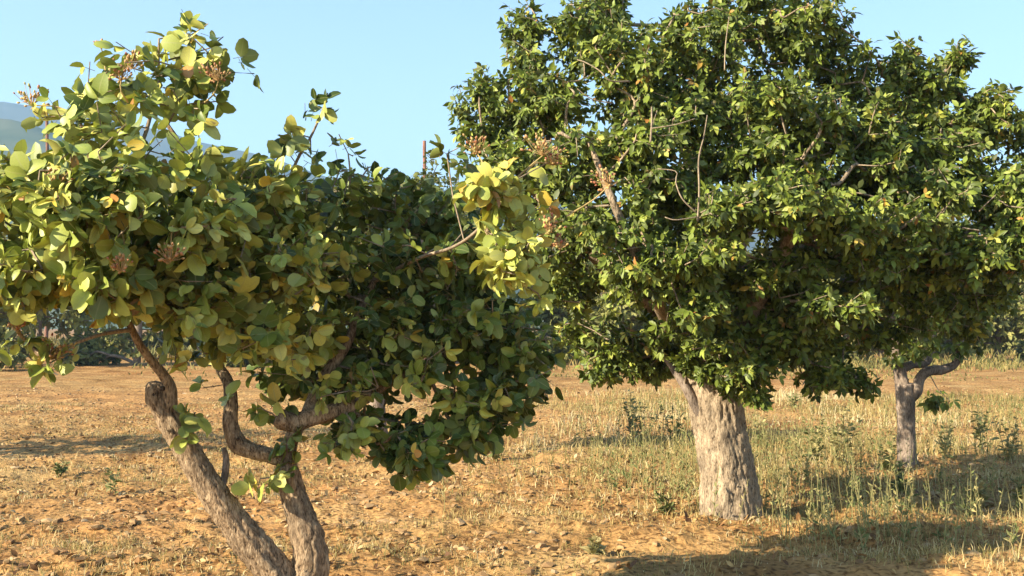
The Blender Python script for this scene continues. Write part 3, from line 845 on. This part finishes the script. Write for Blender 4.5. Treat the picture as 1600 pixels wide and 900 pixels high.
shoot_leaves(pos_m, sm, 13, .19, .045, .064, .4, tint_mid, mid.leaves, None, True, .2, jit=.85, outv=norm(norm(pos_m - np.array([1.9, 9.1, 2.3])) + .4 * dr_m + .8 * np.array(to_sun)))
# pale bare twigs on the near side of the crown
for rows in ([(1090, 345, 7.35, 7), (1092, 300, 7.35, 6), (1091, 250, 7.38, 5), (1098, 215, 7.4, 4), (1105, 180, 7.45, 3)],
             [(1088, 335, 7.36, 5), (1068, 312, 7.34, 5), (1058, 285, 7.34, 4), (1052, 268, 7.36, 3), (1030, 262, 7.4, 3)],
             [(1092, 332, 7.34, 5), (1108, 320, 7.32, 4), (1117, 302, 7.32, 3)], [(1090, 338, 7.34, 4), (1060, 344, 7.3, 4), (1038, 343, 7.3, 3)],
             [(985, 128, 7.6, 6), (955, 124, 7.55, 5), (935, 110, 7.55, 4), (915, 98, 7.6, 4), (902, 92, 7.62, 3)], [(955, 160, 7.55, 4), (930, 158, 7.5, 4), (912, 148, 7.5, 3), (905, 140, 7.5, 2)],
             [(1019, 225, 7.3, 7), (1020, 195, 7.32, 6), (1018, 165, 7.35, 5)], [(1020, 198, 7.3, 4), (1055, 197, 7.3, 4), (1085, 184, 7.35, 3)],
             [(1132, 112, 7.55, 4), (1138, 70, 7.55, 4), (1142, 25, 7.6, 3)], [(1530, 330, 7.9, 4), (1540, 320, 7.85, 4), (1552, 305, 7.85, 3)], [(1505, 357, 7.8, 5), (1532, 358, 7.8, 4)]):
    p_, r_ = PP(rows)
    tube_obj('bare_twig', p_ + RNG.normal(size=p_.shape) * .008, r_ * .5, mid.root, M_TWIG, 7, .04, 0, .03)

# ================================================================== the small tree behind on the right
Rd = 11.9
base_r = P(1417, 735, Rd)
right = Tree('pistachio_tree', (base_r[0], base_r[1], 0), 'small pistachio tree with slim grey forked trunk in the shade at right')
pts, rad = PP([(1418, 752, Rd, 48), (1418, 735, Rd, 36), (1417, 705, Rd, 29), (1416, 660, Rd, 27), (1415, 620, Rd, 29), (1413, 600, Rd, 28)])
right.limb('trunk', pts, rad, M_BARK_DARK, 28, .10, 51, .025)
pts, rad = PP([(1413, 612, Rd, 24), (1408, 592, Rd, 21), (1404, 572, Rd, 19), (1398, 530, Rd, 14), (1385, 460, Rd, 11), (1370, 380, Rd, 8)])
right.limb('limb', pts, rad, M_BARK_DARK, 16, .08, 52, .03)
pts, rad = PP([(1420, 625, Rd, 18), (1432, 612, Rd - .05, 17), (1437, 592, Rd - .05, 16), (1450, 580, Rd - .05, 16), (1475, 577, Rd, 15), (1493, 568, Rd, 12), (1500, 545, Rd, 10), (1510, 480, Rd, 8), (1520, 400, Rd, 6)])
right.limb('limb', pts, rad, M_BARK_DARK, 16, .08, 53, .03)
pts, rad = PP([(1404, 578, Rd, 16), (1425, 570, Rd + .1, 13), (1452, 562, Rd + .2, 11), (1462, 500, Rd + .3, 9), (1470, 420, Rd + .3, 6)])
right.limb('limb', pts, rad, M_BARK_DARK, 14, .08, 54, .03)
rl = [lobe(1440, 520, 11.6, 55, 40, .4, 26), lobe(1400, 450, 11.9, 80, 60, .7, 40), lobe(1520, 460, 12, 80, 60, .7, 40), lobe(1460, 370, 12, 110, 70, .8, 45), lobe(1380, 360, 12, 70, 60, .6, 25), lobe(1550, 380, 12, 60, 60, .6, 25),
      lobe(1466, 625, 11.7, 22, 18, .15, 7), lobe(1400, 560, 11.8, 12, 16, .1, 3), lobe(1430, 550, 11.7, 25, 18, .15, 5), lobe(1500, 540, 11.9, 26, 22, .2, 6)]
pos_r, dr_r, _ = sample_lobes(rl, 1.0, .4)
gr = right.branches(pos_r, .0028, .42, .012, M_BARK_DARK, M_TWIG, min_z=1.0, jitter=.015, seglen=.2)
shoot_leaves(pos_r, norm(gr * .4 + dr_r * .8), 6, .17, .05, .085, .5, lambda i: float(np.clip(RNG.normal(.55, .18), 0, .9)), right.leaves, None, True, .4, jit=.6)

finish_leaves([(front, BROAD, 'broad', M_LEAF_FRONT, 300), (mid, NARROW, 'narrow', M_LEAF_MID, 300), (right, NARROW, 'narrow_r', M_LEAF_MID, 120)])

# ================================================================== trees further off
def plain_tree(name, x, y, h, rx, ry, z0, trunk_r, label, leaf_mat, seed, n_lobes=16, skirt=0, shoots=260, leaf=.1, group=None, per=6, bark=M_BARK_DARK, droop=.3):
    rng = np.random.default_rng(seed)
    gz = ground_h(x, y)[0]
    t = Tree(name, (x, y, gz), label, group)
    fork = z0 + .25 * (h - z0)
    lean = rng.normal(size=2) * .08
    pts = np.array([(x, y, gz - .12), (x, y, gz + .05), (x + lean[0] * .5, y + lean[1] * .5, gz + z0 * .6), (x + lean[0], y + lean[1], gz + fork)])
    t.limb('trunk', pts, np.array([1.5, 1.15, .95, .8]) * trunk_r, bark, 16, .1, seed, .06)
    top = pts[-1]
    nl = 4
    for k in range(nl):
        a = k / nl * 6.28 + rng.uniform(0, 1)
        e = np.array([x + math.cos(a) * rx * .6, y + math.sin(a) * ry * .6, gz + z0 + (h - z0) * rng.uniform(.55, .85)])
        m_ = top * .5 + e * .5 + np.array([math.cos(a) * rx * .12, math.sin(a) * ry * .12, -.05 * h])
        t.limb('limb', np.array([top - [0, 0, .1], m_, e]), np.array([.6, .42, .2]) * trunk_r, bark, 9, .06, seed + k, .12)
    cz = gz + (z0 + h) / 2; rz = (h - z0) / 2
    lobes_ = []
    for k in range(n_lobes):
        d = norm(rng.normal(size=3))
        c = np.array([x, y, cz]) + d * np.array([rx, ry, rz]) * rng.uniform(.45, .78)
        s_ = rng.uniform(.28, .45)
        lobes_.append((c, np.array([rx, ry, rz * 1.0]) * s_, shoots / n_lobes))
    for k in range(skirt):
        a = rng.uniform(0, 6.28); q = rng.uniform(.5, 1.25)
        hh = rng.uniform(.4, 1.1)
        lobes_.append((np.array([x + math.cos(a) * rx * q, y + math.sin(a) * ry * q, gz + hh * .8]), np.array([rng.uniform(.6, 1.3), .8, hh * .7]), 22))
    p_, d_, _ = sample_lobes(lobes_, 1, .3, rng)
    p_[:, 2] = np.maximum(p_[:, 2], gz + .15)
    g_ = t.branches(p_, .0045 * h / 4, .4, .03, bark, bark, jitter=.03, seglen=.4, rng=rng)
    lv = []
    shoot_leaves(p_, norm(g_ * .4 + d_), per, leaf * 2.2, leaf * .6, leaf, droop, lambda i: float(np.clip(rng.normal(.5, .22), 0, 1)), lv, None, True, .4, rng, .6)
    pp = np.array([l[0] for l in lv]); a_ = np.array([l[1] for l in lv]); u_ = np.array([l[2] for l in lv]); s_ = np.array([l[3] for l in lv]); tn = np.array([l[4] for l in lv])
    X, Y, Z = orient(len(pp), a_, u_)
    o = new_obj('foliage', leaves_mesh('foliage', pp, X, Y, Z, s_, tn, np.zeros(len(pp), int), FAR), t.root, leaf_mat)
    tag(o, kind='stuff')
    return t

G_ROW = 'trees of the orchard rows behind'
plain_tree('pistachio_tree', -1.5, 13.0, 3.5, 1.15, 1.2, 1.15, .09, 'pistachio tree hidden behind the nearest one, its crown top showing above it', M_LEAF_FAR, 101, 22, 0, 620, .085)
plain_tree('pistachio_tree', -8.6, 12.4, 4.0, 2.0, 2.0, 1.2, .15, 'pistachio tree just outside the left edge that shades the soil', M_LEAF_FAR, 102, 16, 0, 330, .1)
plain_tree('pistachio_tree', 10.5, 21.0, 4.4, 1.6, 1.7, .7, .13, 'dusty pale green pistachio tree at the right edge', M_LEAF_PALE, 103, 18, 0, 420, .085)
far = [(-19.5, 41, 8.6, 3.6, .25, 'leftmost tall bushy tree in the far row, beneath the hillside'), (-14.2, 43, 8.1, 3.4, .3, 'bushy far tree in the row, second from the left edge'),
       (-8.5, 45, 8.2, 3.2, .3, 'bushy far tree behind the crown of the nearest tree'), (-2.2, 46, 8.1, 3.2, .3, 'far tree of the back row standing between the two big trees'),
       (3.6, 48, 5.2, 3.4, .2, 'low spreading far tree seen under the left edge of the dense crown'), (9.6, 46, 5.0, 3.2, .3, 'low far tree seen below the dense crown, left of the thick trunk'),
       (15.2, 47, 5.2, 3.4, .25, 'low far tree behind the small forked tree'), (20.8, 49, 5.6, 3.5, .3, 'rightmost low far tree beyond the bare soil'),
       (-24, 58, 8.6, 4.6, .2, 'tall tree of the second far row at the left edge'), (-15.5, 60, 8.2, 4.6, .2, 'tall tree of the second far row, left of the nearest crown'), (-5.5, 62, 8.0, 4.6, .2, 'tree of the second far row behind the nearest crown'),
       (4.5, 63, 6.2, 4.6, .2, 'tree of the second far row under the left of the dense crown'), (14, 62, 6.2, 4.6, .2, 'tree of the second far row left of the small forked tree'), (25, 64, 6.5, 4.6, .2, 'tree of the second far row at the right edge')]
for k, (x, y, h, r, z0, lab) in enumerate(far):
    plain_tree('orchard_tree', x, y, h, r, r * .8, z0, .16, lab, M_LEAF_FAR if k in (2, 3, 5, 10, 11, 12) else M_LEAF_PALE, 200 + k, 34, 9 if k % 2 else 6, 560 if k < 8 else 360, .27 if k < 8 else .36, G_ROW, 6)

def pole(px, y0, d, w, lab):
    x = (px - 800) / FPX * d
    top = P(px, y0, d)
    gz = ground_h(x, d)[0]
    root = tube_obj('wooden_pole', np.array([(x, d, gz - .3), (x + .02, d, gz + top[2] * .5), (top[0], d, top[2])]), np.array([1.2, 1.05, .9]) * w / 2, None, M_POLE, 10, .05, 3, .4)
    tag(root, lab, 'pole')
pole(663, 220, 30, .10, 'thin reddish wooden pole rising above the trees between the two crowns')
pole(73, 172, 72, .2, 'thin dark wooden pole rising at the far left below the hill')

# ================================================================== ground cover
def in_sector(n, r0, r1, half=33, power=1.0, rng=RNG):
    a = np.radians(rng.uniform(-half, half, n))
    r = r0 + (r1 - r0) * rng.random(n) ** power
    return r * np.sin(a), r * np.cos(a)

def blades(x, y, h, w, lean, tint, name, mat, label, cat):
    n = len(x)
    z = ground_h(x, y) - .01
    az = RNG.uniform(0, 6.28, n); la = RNG.uniform(0, 6.28, n)
    wx = np.stack([np.cos(az), np.sin(az), 0 * az], -1) * (w / 2)[:, None]
    lv = np.stack([np.cos(la), np.sin(la), 0 * la], -1) * (lean * h)[:, None]
    b = np.stack([x, y, z], -1)
    up = np.array([0, 0, 1.0])[None] * h[:, None]
    m = b + up * .55 + lv * .3; t = b + up * (1 - lean[:, None] * .3) + lv
    V = np.stack([b - wx, b + wx, m - wx * .7, m + wx * .7, t], 1).reshape(-1, 3)
    T = (np.array([(0, 1, 3), (0, 3, 2), (2, 3, 4)])[None] + (np.arange(n) * 5)[:, None, None]).reshape(-1, 3)
    me = mesh_np(name, V, tris=T, smooth=False, attrs={'tint': np.repeat(tint, 5)})
    o = new_obj(name, me, None, mat)
    tag(o, label, cat, kind='stuff')

def grass_density(x, y):
    """tall dry grass grows on the right and behind the big tree, thin on the left"""
    px = 800 + x / y * FPX
    g = 1 / (1 + np.exp(-(px - 930) / 90))
    return g * np.clip(.62 + 1.1 * fbm2(x, y, .7, 3, 21), .06, 1)

def clump(x, y, per, spread):
    X = np.repeat(x, per) + RNG.normal(size=len(x) * per) * np.repeat(spread, per)
    Y = np.repeat(y, per) + RNG.normal(size=len(x) * per) * np.repeat(spread, per)
    return X, Y

# tall straw on the right
x, y = in_sector(16000, 7.5, 26, 32, 1.15)
k = (RNG.random(len(x)) < .8 * grass_density(x, y) * np.clip((y - 6) / 4, .85, 1)) & (np.hypot(x - base_m[0], y - base_m[1]) > .22)
x, y = x[k], y[k]
X, Y = clump(x, y, 9, .05 + .004 * y)
H = np.repeat(RNG.uniform(.05, .25, len(x)) ** 1.0 * np.clip((y - 5.5) / 6, .5, 1.15), 9) * RNG.uniform(.5, 1.2, len(X))
blades(X, Y, H, .0035 + .00035 * Y, RNG.uniform(.05, 1.0, len(X)), np.clip(np.repeat(RNG.normal(.52, .26, len(x)) + .35 * fbm2(x, y, .35, 2, 77), 9) + RNG.normal(0, .12, len(X)), 0, 1), 'dry_grass', M_GRASS, 'pale straw coloured dry grass growing on the right of the orchard', 'grass')
# short stubble everywhere
x, y = in_sector(21000, 6, 24, 32, 1.2)
k = RNG.random(len(x)) < np.clip(.45 + .8 * fbm2(x, y, .9, 2, 31), .06, 1)
x, y = x[k], y[k]
X, Y = clump(x, y, 8, .03 + .003 * y)
H = np.repeat(RNG.uniform(.025, .085, len(x)), 8) * RNG.uniform(.5, 1.3, len(X))
blades(X, Y, H, .004 + .0003 * Y, RNG.uniform(.2, 1.0, len(X)), np.clip(np.repeat(RNG.normal(.56, .25, len(x)), 8) + RNG.normal(0, .12, len(X)), 0, 1), 'dry_stubble', M_GRASS, 'short yellow dry stubble scattered over the soil', 'stubble')
# tall olive grass along the far row
x, y = in_sector(9500, 34, 110, 32)
k = RNG.random(len(x)) < np.clip(.45 + 1.6 * fbm2(x, y, .12, 2, 63), .05, 1)
x, y = x[k], y[k]
X, Y = clump(x, y, 7, .35 + 0 * y)
H = np.repeat(RNG.uniform(.25, .8, len(x)), 7) * RNG.uniform(.6, 1.2, len(X)) * np.clip((Y - 34) / 12, .2, 1.2)
blades(X, Y, H, .05 + .0012 * (Y - 34), RNG.uniform(.3, 1.1, len(X)), np.clip(np.repeat(RNG.normal(.22, .16, len(x)), 7), 0, 1), 'tall_grass', M_GRASS, 'olive tall grass along the foot of the far tree row', 'grass')

# clods and small stones
def scatter_solid(n, name, mat, label, cat, s0, s1, r0, r1, power):
    x, y = in_sector(n, r0, r1, 33, power)
    keep = RNG.random(n) < np.clip(.6 + .8 * fbm2(x, y, .7, 2, 41), .1, 1)
    x, y = x[keep], y[keep]; n = len(x)
    s = s0 + (s1 - s0) * RNG.random(n) ** 3
    z = ground_h(x, y) + s * .15
    v = ICO[0][None] * (1 + .28 * RNG.normal(size=(n, 12, 1)))
    ang = RNG.uniform(0, 6.28, n)
    c, sn = np.cos(ang)[:, None], np.sin(ang)[:, None]
    st = RNG.uniform(.8, 1.8, n)[:, None]
    vx = v[..., 0] * st; vy = v[..., 1]
    v = np.stack([vx * c - vy * sn, vx * sn + vy * c, v[..., 2] * .65], -1) * s[:, None, None] + np.stack([x, y, z], -1)[:, None]
    T = (ICO[1][None] + (np.arange(n) * 12)[:, None, None]).reshape(-1, 3)
    o = new_obj(name, mesh_np(name, v.reshape(-1, 3), tris=T, smooth=False, attrs={'tint': np.repeat(np.clip(RNG.normal(.36, .2, n), 0, 1), 12)}), None, mat)
    tag(o, label, cat, kind='stuff')
scatter_solid(30000, 'soil_clods', M_CLOD, 'crumbly clods of dry reddish soil', 'clods', .007, .036, 5.5, 30, 1.1)

def litter(n):
    x, y = in_sector(n, 5.5, 22, 33, 1.25)
    keep = RNG.random(n) < np.clip(.55 + .9 * fbm2(x, y, .8, 2, 51), .08, 1)
    x, y = x[keep], y[keep]; n = len(x)
    p = np.stack([x, y, ground_h(x, y) + RNG.uniform(.004, .03, n)], -1)
    a = norm(np.stack([RNG.normal(size=n), RNG.normal(size=n), RNG.normal(size=n) * .5], -1))
    u = norm(np.array([0, 0, 1.0]) + RNG.normal(size=(n, 3)) * .6)
    X, Y, Z = orient(n, a, u)
    s = RNG.uniform(.03, .075, n)
    me = leaves_mesh('fallen_leaves', p, X, Y, Z, s, np.clip(RNG.normal(.5, .28, n), 0, 1), RNG.integers(0, 4, n), NARROW)
    o = new_obj('fallen_leaves', me, None, M_LITTER)
    tag(o, 'curled brown fallen leaves littering the soil', 'leaves', kind='stuff')
litter(22000)

def weed_tangle(n):
    x, y = in_sector(n * 3, 8.0, 22, 32, 1.0)
    k = RNG.random(len(x)) < grass_density(x, y) * np.clip(.5 + 1.3 * fbm2(x, y, .6, 2, 88), .03, 1) * .8
    x, y = x[k][:n], y[k][:n]; n = len(x)
    h = RNG.uniform(.16, .56, n)
    parts = []; lv = []
    z = ground_h(x, y)
    tn = np.clip(RNG.normal(.62, .25, n), 0, 1)
    for q in range(n):
        b = np.array([x[q], y[q], z[q] - .02]); tip = b + np.array([RNG.normal() * .12, RNG.normal() * .12, 1]) * h[q]
        parts.append(tube(np.array([b, (b + tip) / 2 + RNG.normal(size=3) * .01, tip]), [.0035, .003, .0015], 3, cap=False))
        for w in range(RNG.integers(6, 14)):
            t = RNG.uniform(.15, 1); az = RNG.uniform(0, 6.28)
            lv.append((b * (1 - t) + tip * t, norm(np.array([math.cos(az), math.sin(az), RNG.uniform(.2, 1.6)])), norm(RNG.normal(size=3) + [0, 0, .6]), RNG.uniform(.025, .07) * (1.2 - .6 * t), float(np.clip(tn[q] + RNG.normal() * .12, 0, 1))))
    V, Q, T = join(parts)
    pp, a_, u_, s_, t_ = [np.array([l[k] for l in lv]) for k in range(5)]
    X, Y, Z = orient(len(pp), a_, u_)
    tv, tt, _ = FAR[0]
    LV = ((tv[None, :, 0:1] * .55 * X[:, None] + tv[None, :, 1:2] * Y[:, None] + tv[None, :, 2:3] * Z[:, None]) * s_[:, None, None] + pp[:, None]).reshape(-1, 3)
    LT = (tt[None] + (np.arange(len(pp)) * 4)[:, None, None]).reshape(-1, 3) + len(V)
    me = mesh_np('dry_weeds', np.vstack([V, LV]), tris=LT, quads=Q, smooth=False, attrs={'tint': np.concatenate([np.full(len(V), .8), np.repeat(t_, 4)])})
    o = new_obj('dry_weeds', me, None, M_WEED)
    tag(o, 'tangle of green and straw coloured weeds in the dry grass', 'weeds', kind='stuff')
weed_tangle(3200)

# ================================================================== weeds one can count
def weed(px, py, h_px, label, seed, green=.45, name='weed'):
    rng = np.random.default_rng(seed)
    d = CAM_H * FPX / (py - 510)
    x = (px - 800) / FPX * d
    gz = ground_h(x, d)[0]
    h = h_px / FPX * d
    root = empty(name, (x, d, gz))
    tag(root, label, 'weed', 'tall weeds in the orchard')
    parts = []; lv = []
    ns = rng.integers(3, 7)
    for s in range(ns):
        hh = h * rng.uniform(.65, 1) if s else h
        tip = np.array([x, d, gz]) + np.array([rng.normal() * .2, rng.normal() * .2, 1]) * hh
        b = np.array([x, d, gz - .02]) + np.append(rng.normal(size=2) * .025, 0)
        m_ = (b + tip) / 2 + np.append(rng.normal(size=2) * .03 * hh, 0)
        parts.append(tube(np.array([b, m_, tip]), [.005, .004, .002], 4, cap=False, sub=.08))
        for q in range(int(15 * hh / .4) + 5):
            t = rng.uniform(.12, 1)
            c = b * (1 - t) ** 2 + 2 * m_ * t * (1 - t) + tip * t * t
            az = rng.uniform(0, 6.28)
            lv.append((c, norm(np.array([math.cos(az), math.sin(az), rng.uniform(.1, 1.1)])), norm(np.array([0, 0, 1]) + rng.normal(size=3) * .4), rng.uniform(.045, .11) * (1.2 - .6 * t), float(np.clip(rng.normal(green + .2, .25), 0, 1))))
    V, Q, T = join(parts)
    new_obj('stem', mesh_np('stem', V, None, Q, attrs={'tint': np.full(len(V), .75)}), root, M_WEED)
    pp, a_, u_, s_, tn = [np.array([l[k] for l in lv]) for k in range(5)]
    X, Y, Z = orient(len(pp), a_, u_)
    o = new_obj('foliage', leaves_mesh('foliage', pp, X, Y, Z, s_, tn, rng.integers(0, 4, len(pp)), NARROW), root, M_WEED)
    tag(o, kind='stuff')

WEEDS = [(1002, 690, 88, 'tall brownish weed left of the thick pale trunk', .6), (985, 684, 62, 'shorter weed beside the brownish one left of the thick trunk', .5), (1050, 690, 60, 'bushy weed against the left side of the thick pale trunk', .35),
         (1272, 732, 76, 'green weed standing midway between the two right trunks', .3), (1312, 736, 92, 'dark weed just left of the midpoint before the slim trunk', .7), (1385, 742, 60, 'weed at the left foot of the slim grey trunk', .35),
         (1405, 775, 52, 'green weed in front of the slim grey trunk in the shade', .25), (1470, 720, 66, 'weed right of the slim grey trunk in pale grass', .55), (1528, 716, 76, 'upright green weed in pale grass near the right edge', .35),
         (1585, 800, 66, 'tall green weed at the right edge in front of the shade', .3), (1530, 795, 42, 'pale weed in the middle of the shade at right', .8), (1572, 722, 70, 'brownish weed in pale grass at the right edge', .65),
         (95, 742, 26, 'small green weed on bare soil at left', .2), (180, 770, 40, 'feathery small weed on bare soil left of the leaning trunk', .3), 
         (1042, 806, 46, 'small dark weed left of the foot of the thick trunk', .25), (930, 862, 34, 'small reddish brown weed in the foreground soil', .9),
         (1190, 690, 46, 'weed just right of the thick pale trunk', .5), (775, 720, 50, 'weed under the right end of the nearest crown', .45), (1240, 640, 30, 'weed in far grass right of the thick trunk', .5)]
for k, (px, py, hp, lab, g) in enumerate(WEEDS):
    weed(px, py, hp, lab, 900 + k, g)

# ================================================================== haze
def build_haze():
    x0, x1, y0, y1, z0, z1 = -4300, 4300, -300, 4300, -12, 420
    V = [(x, y, z) for z in (z0, z1) for x, y in ((x0, y0), (x1, y0), (x1, y1), (x0, y1))]
    Q = [(0, 3, 2, 1), (4, 5, 6, 7), (0, 1, 5, 4), (1, 2, 6, 5), (2, 3, 7, 6), (3, 0, 4, 7)]
    me = mesh_np('haze', np.array(V, float), quads=np.array(Q), smooth=False)
    o = new_obj('haze', me)
    m = bpy.data.materials.new('haze_air'); m.use_nodes = True
    n = m.node_tree.nodes
    n.remove(n['Principled BSDF'])
    v = n.new('ShaderNodeVolumePrincipled')
    v.inputs['Color'].default_value = (.45, .72, 1, 1)
    v.inputs['Density'].default_value = .0004
    v.inputs['Anisotropy'].default_value = .2
    m.node_tree.links.new(v.outputs[0], n['Material Output'].inputs['Volume'])
    me.materials.append(m)
    tag(o, 'thin pale haze lying over the orchard and hills', 'haze', kind='stuff')
build_haze()
